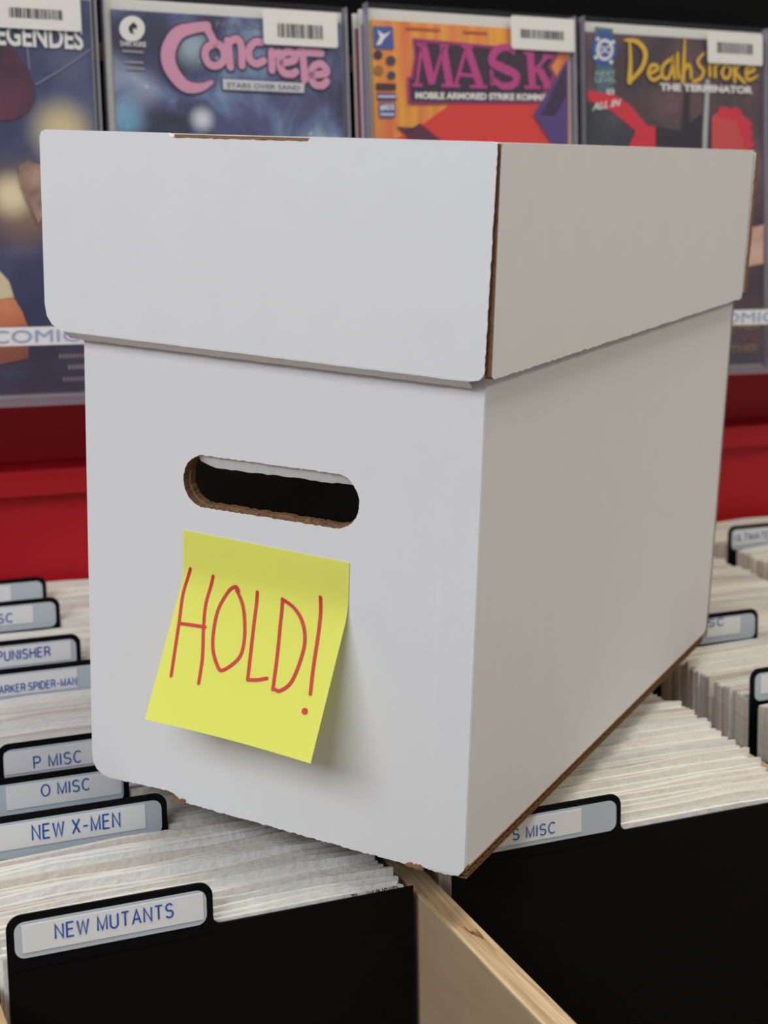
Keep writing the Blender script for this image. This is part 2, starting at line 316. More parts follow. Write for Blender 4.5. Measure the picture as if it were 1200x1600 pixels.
# ---------------------------------------------------------------- divider cards
LEAN = R(6)
def divider(label, y, x0, x1, xa, xb, texts, lab=(None, None), zs=-.02, th=.0011, grp='tab dividers in the comic bins', name='divider_card', dip=.006):
    """card from x0..x1, tab xa..xb; texts: (string, pxstart, pystart(baseline), pxend, pyend, cap px)"""
    H = (zs - BZ) / math.cos(LEAN); TT = .0193 / math.cos(LEAN)
    yb = y - H * math.sin(LEAN)
    root = empty(name, (0, yb, BZ), (-LEAN, 0, 0)); tag(root, label, 'divider', grp)
    r = .0062; q = .0035; HS = H - dip; out = [(x0, 0), (x1, 0), (x1, HS)]
    rb = []
    if xb < x1 - .001:
        for i in range(6): a = R(270 - 90 * i / 5); rb.append((xb + q + q * math.cos(a), HS + q + q * math.sin(a)))
    rt = [(xb - r + r * math.cos(R(90 * i / 6)), H + TT - r + r * math.sin(R(90 * i / 6))) for i in range(7)]
    lt = [(xa + r + r * math.cos(R(90 + 90 * i / 6)), H + TT - r + r * math.sin(R(90 + 90 * i / 6))) for i in range(7)]
    lb = [(xa, HS)] if xa > x0 + .0005 else []
    out += rb + rt + lt + lb
    if xa > x0 + .0005: out.append((x0, HS))
    c = MB().plate([out], th, lambda a, b, d: (a, d, b), 0, 0).build('card', M['blk'], root)
    ma = .0030; mb_ = MB().plate([rrect(xa + ma, xb - ma, H + (.0012 if dip == 0 else -.0008), H + TT - ma, .0042)], .0005, lambda a, b, d: (a, d - .0006, b), 0, 0)
    mb_.build('label_holder', M['holder'], root)
    MB().box(xa + .001, xb, -.0005, 0, H - .0035, H - .0027).build('fold_line', M['blk'], root)
    la = xa + .006 if lab[0] is None else lab[0]; lb_ = xb - .006 if lab[1] is None else lab[1]
    lo = MB().box(la, lb_, -.0009, -.0006, H + .0035, H + TT - .0042).build('label', M['label'], root)
    if texts:
        m = MB(); fn = lambda a, b: (a, -.0011, b)
        for (s, p0, q0, p1, q1, cp) in texts:
            a = at_y(p0, q0, y); b = at_y(p1, q1, y); top = at_y(p0, q0 - cp, y)
            zb = H + ((a.z + b.z) / 2 - zs) / math.cos(LEAN); line_text(m, s, a.x, b.x, zb, top.z - a.z, -.0011, .118 if cp > 15 else .15)
        m.build('lettering', M['blue_ink'], lo)
    return root
zt = -.001
def xt(px, py): return at_z(px, py, zt).x
DIV = {'L': [], 'M': [], 'R': [], 'T': []}
def addd(col, y, *a, **k): DIV[col].append(y); return divider(a[0], y, *a[1:], **k)
LX0, LX1 = -.1885, -.006
addd('L', .037, 'black tab divider lettered NEW MUTANTS, foremost in the left bin', LX0 + .002, LX1, LX0 + .002, -.100, [('NEW MUTANTS', 87, 1468, 270, 1431, 21)], (-.1805, -.1045), dip=0)
addd('L', .1305, 'black tab divider lettered NEW X-MEN beside the box corner', LX0 + .002, LX1, LX0 - .001, -.0925, [('NEW X-MEN', 51, 1313, 187, 1290, 21)], (-.182, -.1035))
addd('L', .173, 'black tab divider lettered O MISC behind NEW X-MEN', LX0, LX1 - .001, -.178, -.100, [('O MISC', 65, 1246, 140, 1232, 17)], (at_y(10, 1240, .173).x, -.104))
addd('L', .2155, 'black tab divider lettered P MISC behind O MISC', LX0, LX1, at_y(-4, 1180, .2155).x, -.080, [('P MISC', 53, 1200, 127, 1190, 17)], (at_y(7, 1190, .2155).x, -.092))
addd('L', .329, 'black tab divider lettered PARKER SPIDER-MAN in small letters', LX0, LX1, -.172, -.066, [('PARKER:SPIDER-MAN', -9, 1086, 119, 1068, 11)], (-.167, at_y(121, 1060, .329).x))
addd('L', .380, 'black tab divider lettered PUNISHER', LX0, LX1, -.172, -.0755, [('PUNISHER', -4, 1033, 78, 1025, 14)], (-.167, at_y(111, 1020, .38).x))
addd('L', .4615, 'black tab divider in the left bin with label ending in SC', LX0, LX1, -.165, -.0705, [('MISC', -24, 976, 20, 971, 13)], (-.16, at_y(52, 965, .4615).x))
addd('L', .513, 'rearmost black tab divider of the left bin, label bare of visible letters', LX0, LX1, -.165, -.0685, [], (-.16, at_y(17, 920, .513).x))
addd('M', .0515, 'black tab divider lettered S MISC below the box side', .021, .212, .026, .1135, [('S MISC', 801, 1313, 867, 1300, 16)], (.033, at_y(908, 1290, .0515).x), dip=0)
addd('R', .279, 'black tab divider behind the far bottom corner of the box, label ending in ISC', .287, .468, .287, .3725, [('MISC', 1086, 983, 1131, 976, 11)], (.291, at_y(1158, 965, .279).x))
addd('R', .1765, 'black tab divider cut by the right frame edge, in front of the ISC tab', .287, .468, .2875, .375, [], (at_y(1190, 1060, .1765).x, .37))
addd('T', .4765, 'black tab divider lettered ULTIMATE near the red fixture', .4945, .676, .495, .60, [('ULTIMATE', 1148, 846, 1200, 840, 10)], (.4990, .59))

# ---------------------------------------------------------------- bagged comics, one by one
def book_mesh(wd, h, th):
    return MB().box(.0015, wd - .002, 0, th, 0, h - .004)
def bag_mesh(wd, h, th, seed, deep=.035):
    r = random.Random(seed); n = 5; m = MB(); f2 = r.uniform(.30, .5); lo = r.uniform(.0012, .003); prof = [(-.0003, h - deep), (-.0003, h), (th * .14, h + .0001), (th * f2, h - lo), (th * (f2 + .06), h - .0006), (th * .86, h - .0004), (th + .0003, h - .0022), (th + .0003, h - deep)]
    g = []
    for i in range(n + 1):
        x = wd * i / n; dz = r.uniform(-.0009, .0009); dy = r.uniform(0, .0005)
        if i in (0, n): dz -= .0012
        g.append([(x, py - (dy if j < 2 else -dy * .3), pz + (dz if 0 < j < 7 else 0)) for j, (py, pz) in enumerate(prof)])
    vs_ = [v for row in g for v in row]; k = len(prof)
    fs = [(i * k + j, (i + 1) * k + j, (i + 1) * k + j + 1, i * k + j + 1) for i in range(n) for j in range(k - 1)]
    fs += [tuple(range(k)), tuple(n * k + j for j in range(k - 1, -1, -1))]
    return m.add(vs_, fs)
def to_mesh(mb, name, m):
    me = bpy.data.meshes.new(name); me.from_pydata(mb.v, [], mb.f); me.materials.append(m); me.update(); return me
VAR = {}
for wk, wd in (('std', .178), ('wide', .205)):
    VAR[wk] = []
    for k in range(10):
        h = .2743 + rnd.uniform(-.0018, .0026); th = rnd.uniform(.0027, .0042)
        VAR[wk].append((to_mesh(book_mesh(wd, h, th), 'book', M['book']), to_mesh(bag_mesh(wd, h, th, k), 'bag', M['bag']), th, h))
ORD = ['first', 'second', 'third'] + [str(n) + ('th' if 10 < n % 100 < 14 else {1: 'st', 2: 'nd', 3: 'rd'}.get(n % 10, 'th')) for n in range(4, 120)]
BIN = {'L': 'left bin', 'M': 'middle bin', 'R': 'bin right of the box', 'T': 'far right bin'}
AFTER = {.037: 'NEW MUTANTS', .1305: 'NEW X-MEN', .173: 'O MISC', .2155: 'P MISC', .329: 'PARKER SPIDER-MAN', .380: 'PUNISHER', .4615: 'label ending in SC', .513: 'rearmost left-bin', .0515: 'S MISC', .279: 'label ending in ISC', .1765: 'frame-edge', .4765: 'ULTIMATE'}
front_comic = None
def fill(col, ya, yb, xf, pitch, wk='std'):
    global front_comic
    y = ya; ds = sorted(DIV[col]); cnt = {}
    while y < yb:
        bk, bg, th, h = VAR[wk][rnd.randrange(10)]
        for d in ds:
            if d - th - .0035 < y < d + .0022: y = d + .0022
        yy = y - (h * math.cos(LEAN)) * math.tan(LEAN)
        o = empty('bagged_comic', (xf(y) + rnd.uniform(-.0015, .0025), yy, BZ), (-LEAN + R(rnd.uniform(-.12, .12)), 0, 0))
        pr = [d for d in ds if d < y]; key = AFTER[pr[-1]] if pr else None; cnt[key] = cnt.get(key, -1) + 1
        tag(o, 'bagged comic, %s behind the %s divider' % (ORD[cnt[key]], key) if key else 'bagged comic, %s from the near end of the %s' % (ORD[cnt[key]], BIN[col]), 'comic', 'bagged comics in the ' + BIN[col])
        link('book', bk, o); link('bag', bg, o)
        if front_comic is None: front_comic = (o, y, h)
        y += th + .0009 + (rnd.uniform(.0008, .003) if rnd.random() < .12 else 0)
    return
fill('L', .0395, .556, lambda y: -.188 + (.001 if y > .3 else .0), 1.15)
fill('M', .0545, .215, lambda y: .018 + min(.016, (y - .05) * .16), 1.0, 'wide')
fill('R', .075, .556, lambda y: .2885, 1.2)
fill('T', .385, .556, lambda y: .4985, 1.2)
# comics under the box that cannot be told apart
mb = MB(); y = .219
while y < .55:
    b = bag_mesh(.2, .262, .003, int(y * 1e4)); yy = y - .262 * math.sin(LEAN)
    for g in (book_mesh(.2, .262, .003), b):
        mb.add([(x + .036, yy + yv * math.cos(LEAN) + zv * math.sin(LEAN) - .38, zv * math.cos(LEAN) - yv * math.sin(LEAN)) for x, yv, zv in g.v], g.f)
    y += .0046
tag(mb.build('packed_comics', M['bag'], None, loc=(0, .38, BZ)), 'packed bagged comics of the middle bin beneath the white box', 'comics', None, 'stuff')
# handwriting on the foremost board of the left bin
fo, fy, fh = front_comic
mb = MB(); a = at_y(548, 1400, .0385); b = at_y(622, 1384, .0385)
text(mb, 'The #6/NS/(F)', a.x - fo.location.x, b.x - fo.location.x, fh - .0052, fh - .0008, lambda p, q: (p, -.0011, q))
mb.build('handwriting', M['black_ink'], fo)

# ---------------------------------------------------------------- the white cardboard box
W, D = .197, .3834
BR = -TH
def jag(p, q, step, amp, axis, r):
    """points from p to q with small cut-edge irregularity along axis (0/1)"""
    L = math.hypot(q[0] - p[0], q[1] - p[1]); n = max(1, int(L / step)); out = []
    for i in range(n):
        t = i / n; v = [p[0] + (q[0] - p[0]) * t, p[1] + (q[1] - p[1]) * t]
        if i: v[axis] += r.uniform(-amp, amp)
        out.append(tuple(v))
    return out
box = empty('storage_box', (0, 0, 0), (0, 0, BR)); tag(box, 'white cardboard comic storage box with oval hand hole', 'box')
rj = random.Random(3)
T = .004
# handle end panel, with the stadium hole
hx0, hx1, hz0, hz1 = -.1434, -.0553, .1457, .1693
def stadium(x0, x1, z0, z1, r, amp, n=16):
    base = rrect(x0, x1, z0, z1, r, n); out = []
    for i in range(len(base)):
        p, q = base[i], base[(i + 1) % len(base)]; L = math.hypot(q[0] - p[0], q[1] - p[1]); k = max(1, int(L / .0012))
        for j in range(k): out.append((p[0] + (q[0] - p[0]) * j / k + rj.uniform(-amp, amp), p[1] + (q[1] - p[1]) * j / k + rj.uniform(-amp, amp)))
    return out
HB = .292
bot = [(-W + .007 * (1 - math.sin(R(90 * i / 5))), .0075 - .0075 * math.cos(R(90 * i / 5)) * 1.0) for i in range(0)]
outer = [(-W, .010), (-W + .0006, .006), (-W + .0025, .0028), (-W + .006, .0006)]
outer += jag((-W + .010, -.0002), (-.1515, .0008), .0014, .00025, 1, rj) + jag((-.150, .0002), (-.1445, -.0028), .002, .0004, 1, rj)
outer += jag((-.143, -.0032), (-.027, -.0052), .0014, .0003, 1, rj) + jag((-.0265, -.0050), (-.020, -.0042), .0015, .0006, 1, rj) + jag((-.020, -.0048), (-.005, -.0050), .0014, .0003, 1, rj)
outer += [(-.003, -.0042), (-.0012, -.0022), (0, .0006), (0, HB), (-W, HB)]
outer = [(x, z + .0052 if z < .011 else z) for x, z in outer]
hole = stadium(hx0, hx1, hz0, hz1, .0112, .00022)
pan = MB().plate([outer, hole[::-1]], T, lambda a, b, d: (a, d, b), 0, 1, lambda a, b: 1 if b < .006 and -.195 < a < -.004 else 0).build('end_panel', [M['card'], M['kraft']], box)
hole2 = stadium(hx0 + .0006, hx1 - .0004, hz0 + .0008, hz1 + .0006, .0112, .0004)
MB().plate([[(-W + .009, .008), (-.005, .008), (-.005, HB - .002), (-W + .009, HB - .002)], hole2[::-1]], T, lambda a, b, d: (a, d + T + .0003, b), 0, 0).build('inner_end_panel', [M['kraft']], box)
# flap folded in behind the top of the hole
mb = MB(); n = 30; rows = [[], [], [], []]
for i in range(n + 1):
    t = i / n; x = hx0 + .0065 + (hx1 - hx0 - .0085) * t; zt_ = hz1 - .0002; e = .0048 + rj.uniform(-.0003, .0003) - .0010 * t
    if t < .08: e *= .55 + t * 5
    e += .0006; rows[0].append((x, .0012, zt_ + .0006)); rows[1].append((x, .0040, zt_ - e - .0004)); rows[2].append((x, .0095, zt_ - e)); rows[3].append((x, .0078, zt_ + .0012))
vs_ = sum(rows, []); k = n + 1
fs = [(j * k + i, j * k + i + 1, ((j + 1) % 4) * k + i + 1, ((j + 1) % 4) * k + i) for j in range(4) for i in range(n)] + [(0, k, 2 * k, 3 * k), (n, 3 * k + n, 2 * k + n, k + n)]
mb.add(vs_, fs).build('handle_flap', M['card_in'], pan)
# frayed kraft lining along the bottom of the hole
mb = MB()
for i in range(46):
    t = i / 45; x = hx0 + .009 + (hx1 - hx0 - .016) * t; h = rj.uniform(.0003, .0011) * (2.2 if .70 < t < .76 else 1)
    mb.add([(x - .0012, rj.uniform(.0005, .003), hz0 - .0001), (x + .0012, rj.uniform(.001, .004), hz0 - .0001), (x + rj.uniform(-.001, .001), .003, hz0 + h)], [(0, 1, 2)])
mb.build('frayed_edge', M['kraft'], pan)
# torn kraft fibres on the bottom edge
for cx, cz, sp_ in ((-.1465, .0030, .0035), (-.0235, .0006, .0042)):
    n = 9; topl = [(cx - sp_ + 2 * sp_ * k / n, cz + rj.uniform(.0002, .0014)) for k in range(n + 1)]; botl = [(cx + sp_ - 2 * sp_ * k / n, cz - rj.uniform(.0004, .0013)) for k in range(n + 1)]
    mb = MB().plate([botl[::-1] + topl[::-1]], .0008, lambda a, b, d: (a, -.0011 + d, b), 0, 0)
    mb.build('torn_fibres', M['kraft'], pan)
# long side panel with the corrugated raw edge along its foot
so = [(T, .0048)] + jag((T + .001, .0046), (D - .010, .0046), .002, .00018, 1, rj) + [(D - .006, .0052), (D - .0022, .0078), (D - .0004, .012), (D, .018), (D, HB), (T, HB)]
MB().plate([so], T, lambda a, b, d: (-d, a, b), 0, 1).build('side_panel', [M['card'], M['kraft']], box)
ce = MB(); y0, y1 = .0008, D - .012
for za, zb in ((.0040, .0046), (.0017, .0023), (0, .0006)): ce.box(-.004, .0004, y0, y1, za, zb)
for (za, zb, ph) in ((.0023, .0040, 0), (.0006, .0017, 1.3)):
    n = 300; v = []
    for i in range(n + 1):
        yy = y0 + (y1 - y0) * i / n; z = (za + zb) / 2 + (zb - za) / 2 * math.sin(i * 2 * math.pi / 6 + ph)
        v += [(.0003, yy, z + .00022), (.0003, yy, z - .00022), (-.004, yy, z)]
    ce.add(v, [(3 * i, 3 * i + 1, 3 * i + 4, 3 * i + 3) for i in range(n)] + [(3 * i, 3 * i + 3, 3 * i + 5, 3 * i + 2) for i in range(n)] + [(3 * i + 1, 3 * i + 2, 3 * i + 5, 3 * i + 4) for i in range(n)])
ce.box(-.0045, -.0042, y0, y1, 0, .0046)
tag(ce.build('corrugated_edge', M['flute'], box), 'brown corrugated raw edge')
MB().plate([[(T, .012), (T + .003, .004), (T + .008, 0), (D, 0), (D, HB), (T, HB)]], T, lambda a, b, d: (-W + T - d, a, b), 0, 0).build('side_panel', [M['card'], M['kraft']], box)
hb = stadium(hx0, hx1, hz0, hz1, .0112, .0002)
MB().plate([[(-W, 0), (0, 0), (0, HB), (-W, HB)], hb[::-1]], T, lambda a, b, d: (a, D + d - T, b), 0, 1).build('end_panel', [M['card'], M['kraft']], box)
MB().box(-W + T, -.0046, T * 2 + .001, D - T, .0008, .0045).build('bottom_panel', M['kraft_in'], box)
# fold seam beside the front corner: the end panel's ply laps over the last centimetre
MB().plate([[(-.0165, .002)] + jag((-.0160, .0014), (-.0012, .0012), .0015, .0002, 1, rj) + [(-.0003, .0044), (-.0003, HB - .01), (-.0165, HB - .01)]], .0005, lambda a, b, d: (a, d - .0005, b), 0, 0).build('corner_lap', [M['card']], box)

# ---------------------------------------------------------------- lid
lid = empty('box_lid', (0, 0, 0), (0, 0, BR)); tag(lid, 'white cardboard lid on top of the storage box', 'lid')
lx0, lx1, ly0, ly1 = -W - .0147, .0046, -.0090, D + .0007
lz = .3063; LT = .0036
zl, zr = .2190, .2150
# end flap over the handle end, with a notch along its top
eo = [(lx0 + .0002, zl + .012), (lx0 + .0012, zl + .0065), (lx0 + .0040, zl + .0028), (lx0 + .009, zl + .0005)]
eo += jag((lx0 + .014, zl), (lx1 - .0085, zr + .0003), .004, .0001, 1, rj) + [(lx1 - .0075, zr + .0005), (lx1 - .0040, zr + .0012), (lx1 - .0022, zr + .0032)]
eo += jag((lx1 - .0018, zr + .004), (lx1 - .0004, lz - .003), .0016, .00018, 0, rj) + [(lx1 - .0006, lz - .0006), (lx1 - .0030, lz)]
eo += [(-.0760, lz), (-.0775, lz - .0018)] + jag((-.079, lz - .0018), (-.1415, lz - .0019), .0018, .0002, 1, rj) + [(-.1430, lz - .0017), (-.1445, lz)] + [(lx0 + .003, lz), (lx0 + .0006, lz - .001), (lx0 - .0003, lz - .0035)]
ef = MB().plate([eo], .0022, lambda a, b, d: (a, ly0 + d + .0012 * max(0, (-.19 - a) / .03) * max(0, (lz - b) / .09) * 0, b), 0, 1, lambda a, b: 2 if a > lx1 - .0028 and b < lz - .0012 else 1 if (-.1425 < a < -.0775 and b > lz - .004) else 0).build('end_flap', [M['card'], M['kraft'], M['dark_kraft']], lid)
# rolled lower edge
mb = MB(); n = 90; sec = 3; vs_ = []
for i in range(n + 1):
    t = i / n; x = lx0 + .010 + (lx1 - lx0 - .0185) * t; z = zl + (zr - zl) * ((x - lx0) / (lx1 - lx0)) + .0004
    jt = rj.uniform(-.00012, .00012)
    for (dy_, dz_) in ((-.0001, -.0004), (.0004, .0004), (.0052, .0036), (.0064, .0030)): vs_.append((x, ly0 + dy_, z - dz_ + jt))
fs = [(i * (sec + 1) + k, (i + 1) * (sec + 1) + k, (i + 1) * (sec + 1) + k + 1, i * (sec + 1) + k + 1) for i in range(n) for k in range(sec)]
mb.add(vs_, fs).build('rolled_edge', M['card'], ef)
# kraft slot visible in the notch
mb = MB(); mb.box(-.142, -.0775, ly0 + .0012, ly0 + .0034, lz - .004, lz - .0005)
for i in range(40):
    x = -.141 + .062 * i / 39; mb.add([(x - .001, ly0 + .0009, lz - .0016), (x + .001, ly0 + .0009, lz - .0016), (x, ly0 + .0014, lz - .0016 + rj.uniform(.0003, .0009))], [(0, 1, 2)])
mb.build('tab_slot', M['kraft'], ef)
# long side flap
LE = ly0 + .0026; so = [(LE + .0006, .2176), (LE + .003, .2163)] + jag((LE + .006, .2163), (D - .002, .2180), .0026, .0003, 1, rj) + [(D - .0015, .2184), (D - .0012, lz - .001), (LE + .0006, lz - .0006), (LE, lz - .003)]
MB().plate([so], LT, lambda a, b, d: (lx1 - d, a, b), 0, 1).build('side_flap', [M['card'], M['kraft']], lid)
MB().plate([[(ly0 + LT, .2335), (ly0 + LT + .004, .2245), (ly0 + LT + .012, .2190), (D - .001, .2190), (D - .001, lz - .0005), (ly0 + LT, lz - .0005)]], LT, lambda a, b, d: (lx0 + LT + .0006 - d, a, b), 0, 0).build('side_flap', [M['card'], M['kraft']], lid)
# far end flap: its brown raw edge shows past the side flap
bo = jag((lx1 + .0004, .2215), (lx1 + .0012, lz - .0015), .002, .0002, 0, rj) + [(lx1 + .0010, lz - .0015), (lx0 + .001, lz - .0012), (lx0 + .001, .2215)]
MB().plate([bo], .0075, lambda a, b, d: (a, D + .0002 + d, b), 0, 1).build('end_flap', [M['card'], M['kraft']], lid)
tp = MB().plate([rrect(lx0 + .0008, lx1 - .0008, ly0 + .0024, D + .0046, .002)], .0030, lambda a, b, d: (a, b, lz - .0002 - d), 0, 0)
tp.build('top_panel', [M['card'], M['kraft']], lid)

# ---------------------------------------------------------------- sticky note
nt_ = empty('sticky_note', (0, 0, 0), (0, 0, BR)); tag(nt_, 'yellow square sticky note reading HOLD! on the box end', 'note')
NX0, NW = -.1434, .0844; NZ = .1342; KINK = .0215; PHI = R(27.5); NL = .0872; BEND = .012
def note_prof(s):                                             # arc length -> (out, down)
    if s <= KINK - BEND / 2: return (.0004 + .0001, s, 0.0)
    if s >= KINK + BEND / 2:
        o_, d_, _ = note_prof(KINK + BEND / 2 - 1e-9); e = s - (KINK + BEND / 2)
        return (o_ + e * math.sin(PHI), d_ + e * math.cos(PHI), PHI)
    u = s - (KINK - BEND / 2); n = 12; o_, d_ = .0005, KINK - BEND / 2
    for i in range(n):
        a = PHI * ((i + .5) / n * u) / BEND; o_ += u / n * math.sin(a); d_ += u / n * math.cos(a)
    return (o_, d_, PHI * u / BEND)
ROT = .030                                                     # the note's slight slant
def note_pos(u, s, off=0):
    o_, d_, a = note_prof(s); o_ += off * math.cos(a); d_ += off * math.sin(a) * -1
    x = u; sag = .0016 * math.sin(math.pi * max(0, min(1, u / NW))) * max(0, s - KINK) / .06
    return Vector((NX0 + x - ROT * 0 , -(o_ - sag), NZ - d_ - ROT * u))
mb = MB(); nu, ns = 14, 40
g = [[note_pos(NW * i / nu, NL * j / ns) for i in range(nu + 1)] for j in range(ns + 1)]
k = nu + 1; grid = [(j * k + i, (j + 1) * k + i, (j + 1) * k + i + 1, j * k + i + 1) for j in range(ns) for i in range(nu)]
mb.add(sum(g, []), grid)
paper = mb.build('paper', M['note'], nt_, True)
def note_uv(px, py):                                          # pixel -> nearest (u, s) on the curled sheet
    best = None; d = to_box(ray(px, py))
    u, s = NW / 2, NL / 2
    for it in range(25):
        P = note_pos(u, s); e = 1e-4
        def pr(P): q = P - CAMB; z = q.dot(FB); return (600 + F_PX * q.dot(RB) / z, 800 - F_PX * q.dot(UB) / z)
        a = pr(P); b = pr(note_pos(u + e, s)); c = pr(note_pos(u, s + e))
        J = ((b[0] - a[0]) / e, (c[0] - a[0]) / e, (b[1] - a[1]) / e, (c[1] - a[1]) / e); rx, ry = px - a[0], py - a[1]
        det = J[0] * J[3] - J[1] * J[2]; u += (J[3] * rx - J[1] * ry) / det * .8; s += (J[0] * ry - J[2] * rx) / det * .8
        s = max(.001, min(NL + .01, s))
    return (u, s)
RB, UB, FB = to_box(RT), to_box(UP), to_box(FW)
H_ = [[(293, 265), (262, 370), (240, 520), (222, 640), (203, 768)], [(400, 300), (368, 420), (355, 540), (350, 680), (332, 803)], [(243, 523), (300, 530), (362, 540)],
      [(520, 372), (505, 350), (470, 375), (425, 455), (402, 560), (400, 650), (420, 720), (440, 743), (490, 715), (530, 670), (547, 590), (547, 500), (537, 430), (510, 365)],
      [(607, 375), (592, 520), (575, 670), (562, 785)], [(562, 787), (610, 787), (652, 780)],
      [(680, 832), (700, 680), (715, 530), (725, 408)], [(725, 408), (780, 450), (820, 520), (830, 610), (805, 710), (765, 800), (715, 838), (690, 832)],
      [(903, 398), (895, 560), (870, 730), (856, 853)]]
mb = MB()
for i, pl_ in enumerate(H_): stroke(mb, [note_uv(200 + x / 3, 800 + y / 3) for x, y in pl_], .00155, lambda a, b: note_pos(a, b, .00025 + .00003 * i))
du = note_uv(200 + 829 / 3, 800 + 934 / 3); stroke(mb, [du, (du[0] + .0002, du[1])], .0029, lambda a, b: note_pos(a, b, .0003))
mb.build('lettering', M['red_ink'], paper)

# ---------------------------------------------------------------- comics standing on the ledge behind
WL = R(8); WY, WZ = .512, LZ
def wall_xt(px, py):                                          # pixel -> (x, t) on the leaning plane
    d = ray(px, py); nrm = Vector((0, -math.cos(WL), math.sin(WL))); P0 = Vector((0, WY, WZ))
    P = CAM + d * ((P0 - CAM).dot(nrm) / d.dot(nrm)); return P.x, (P.z - WZ) / math.cos(WL)
LAY = .00022
class Cover:
    def __init__(s, name, label, pl, pr, cov, cm, ct):
        """board pixel columns at the top edge, cover inset pixels"""
        s.x0 = pl; s.x1 = pr; xc = (pl + pr) / 2; s.xc = xc
        s.root = empty('wall_comic', (xc, WY, WZ), (-WL, 0, 0)); tag(s.root, label, 'comic', 'comics displayed on the back ledge')
        MB().plate([rrect(pl - xc, pr - xc, 0, ct, .001)], .0012, lambda a, b, d: (a, .0018 + d, b), 0, 0).build('backing_board', M['board'], s.root)
        a, b, lo, hi = cov
        s.cov = MB().box(a - xc, b - xc, .0002, .0017, lo, hi).build('cover', cm, s.root)
        s.ct = ct
    def fn(s, layer): return lambda a, b: (a - s.xc, -LAY * layer, b)
    def px(s, layer): return lambda a, b: (lambda q: (q[0] - s.xc, -LAY * layer, q[1]))(wall_xt(a, b))
    def poly(s, name, pts, m, layer, parent=None):
        v = [s.px(layer)(*p) for p in pts]; tris = tessellate_polygon([[Vector((p[0], p[2], 0)) for p in v]])
        return MB().add(v, tris).build(name, m, parent or s.cov)
    def shape(s, name, strokes, m, layer, wd, smooth=True, cap=True):
        mb = MB()
        for i, st in enumerate(strokes): stroke(mb, [(*wall_xt(p[0], p[1]), *p[2:]) for p in st], wd, s.fn(layer + .12 * i), 0, smooth, cap)
        return mb.build(name, m, s.cov)
    def text(s, name, items, m, layer, bold=0, shear=0):
        mb = MB()
        for (t, x0, yb0, x1, yb1, cap) in items:
            a = wall_xt(x0, yb0); b = wall_xt(x1, yb1); c = wall_xt(x0, yb0 - cap)
            text(mb, t, a[0], b[0], a[1], c[1], s.fn(layer), 0, bold, b[1] - a[1], shear)
        return mb.build(name, m, s.cov)
    def disc(s, name, cx, cy, r, m, layer, ry=None):
        return s.poly(name, [(cx + r * math.cos(k * math.pi / 12), cy + (ry or r) * math.sin(k * math.pi / 12)) for k in range(24)], m, layer)
    def sticker(s, x0, x1, y0, y1, bx0, bx1, by0, by1, sl):
        """price sticker with its barcode; pixel box, sl = slope of its lines"""
        def q(px, py): return (px, py + sl * (px - x0))
        c = [wall_xt(*q(x0, y0)), wall_xt(*q(x1, y0)), wall_xt(*q(x0, y1))]
        st = MB().plate([rrect(c[0][0] - s.xc, c[1][0] - s.xc, c[2][1], c[0][1], .0022)], .0002, lambda a, b, d: (a, -LAY * 14 + d, b), 0, 0).build('price_sticker', M['sticker'], s.root)
        mb = MB(); r = random.Random(x0); fn = lambda a, b: (a - s.xc, -LAY * 15, b)
        p0 = wall_xt(*q(bx0, by0)); p1 = wall_xt(*q(bx1, by1)); x = p0[0]
        while x < p1[0]:
            wd = r.choice((.00035, .0006, .0010, .0004)); mb.add([fn(x, p1[1]), fn(x + wd, p1[1]), fn(x + wd, p0[1]), fn(x, p0[1])], [(0, 1, 2, 3)]); x += wd + r.choice((.0003, .0005, .0009))
        mb.build('barcode', M['black_ink'], st)
        return st
    def sleeve(s):
        o = MB().plate([rrect(s.x0 - s.xc - .002, s.x1 - s.xc + .002, 0, s.ct + .003, .001)], .0003, lambda a, b, d: (a, -LAY * 19 + d, b), 0, 0).build('clear_sleeve', M['sleeve'], s.root)
        for x in (s.x0 - s.xc - .002, s.x1 - s.xc + .0012): MB().box(x, x + .0008, -LAY * 19, .004, 0, s.ct + .003).build('sleeve_edge', M['board_edge'], s.root)
M['board_edge'] = mat('milky_sleeve_edge', hexc(150, 147, 158), .2, coat=.4)
black = flat('print_black', 24, 22, 30); white = flat('print_white', 230, 228, 226); navy = flat('print_navy', 40, 44, 78)
CT_ = wall_xt(560, 12)[1]
def span(pl, pr): return wall_xt(*pl)[0], wall_xt(*pr)[0]

# --- leftmost comic: dark blue night scene with warm glows
a = wall_xt(-195, 60)[0]; b = wall_xt(146, 60)[0]; top = wall_xt(140, -14)[1]
c0 = Cover('wall_comic', 'dark blue comic cover with golden glows at the left frame edge', b - .176, b, (b - .174, b - .0015, .003, top - .006), ramp_noise('print_night_blue', [(.25, (34, 34, 58)), (.5, (58, 66, 104)), (.75, (92, 100, 136))], 14), top)
def px_glow(cv, l): add_glows(cv.cov.data.materials[0], [(wall_xt(x, y)[0] - cv.xc, wall_xt(x, y)[1], r * .1725 / 370, c, st) for x, y, r, c, st in l])
px_glow(c0, [(97, 205, 62, (218, 202, 156), 1), (36, 320, 90, (150, 118, 96), .9), (18, 305, 44, (240, 226, 184), 1), (110, 90, 50, (110, 112, 140), .5)])
c0.poly('maroon_dome', [(-30, 60), (18, 72), (38, 100), (52, 130), (54, 155), (44, 175), (20, 188), (-30, 190)], ramp_noise('print_maroon', [(.3, (60, 36, 56)), (.7, (118, 56, 78))], 20), 3)
c0.poly('tan_figure_area', [(28, 260), (46, 250), (70, 262), (70, 330), (60, 350), (40, 312), (32, 292)], ramp_noise('print_tan', [(.35, (120, 90, 82)), (.65, (186, 152, 132))], 60), 4)
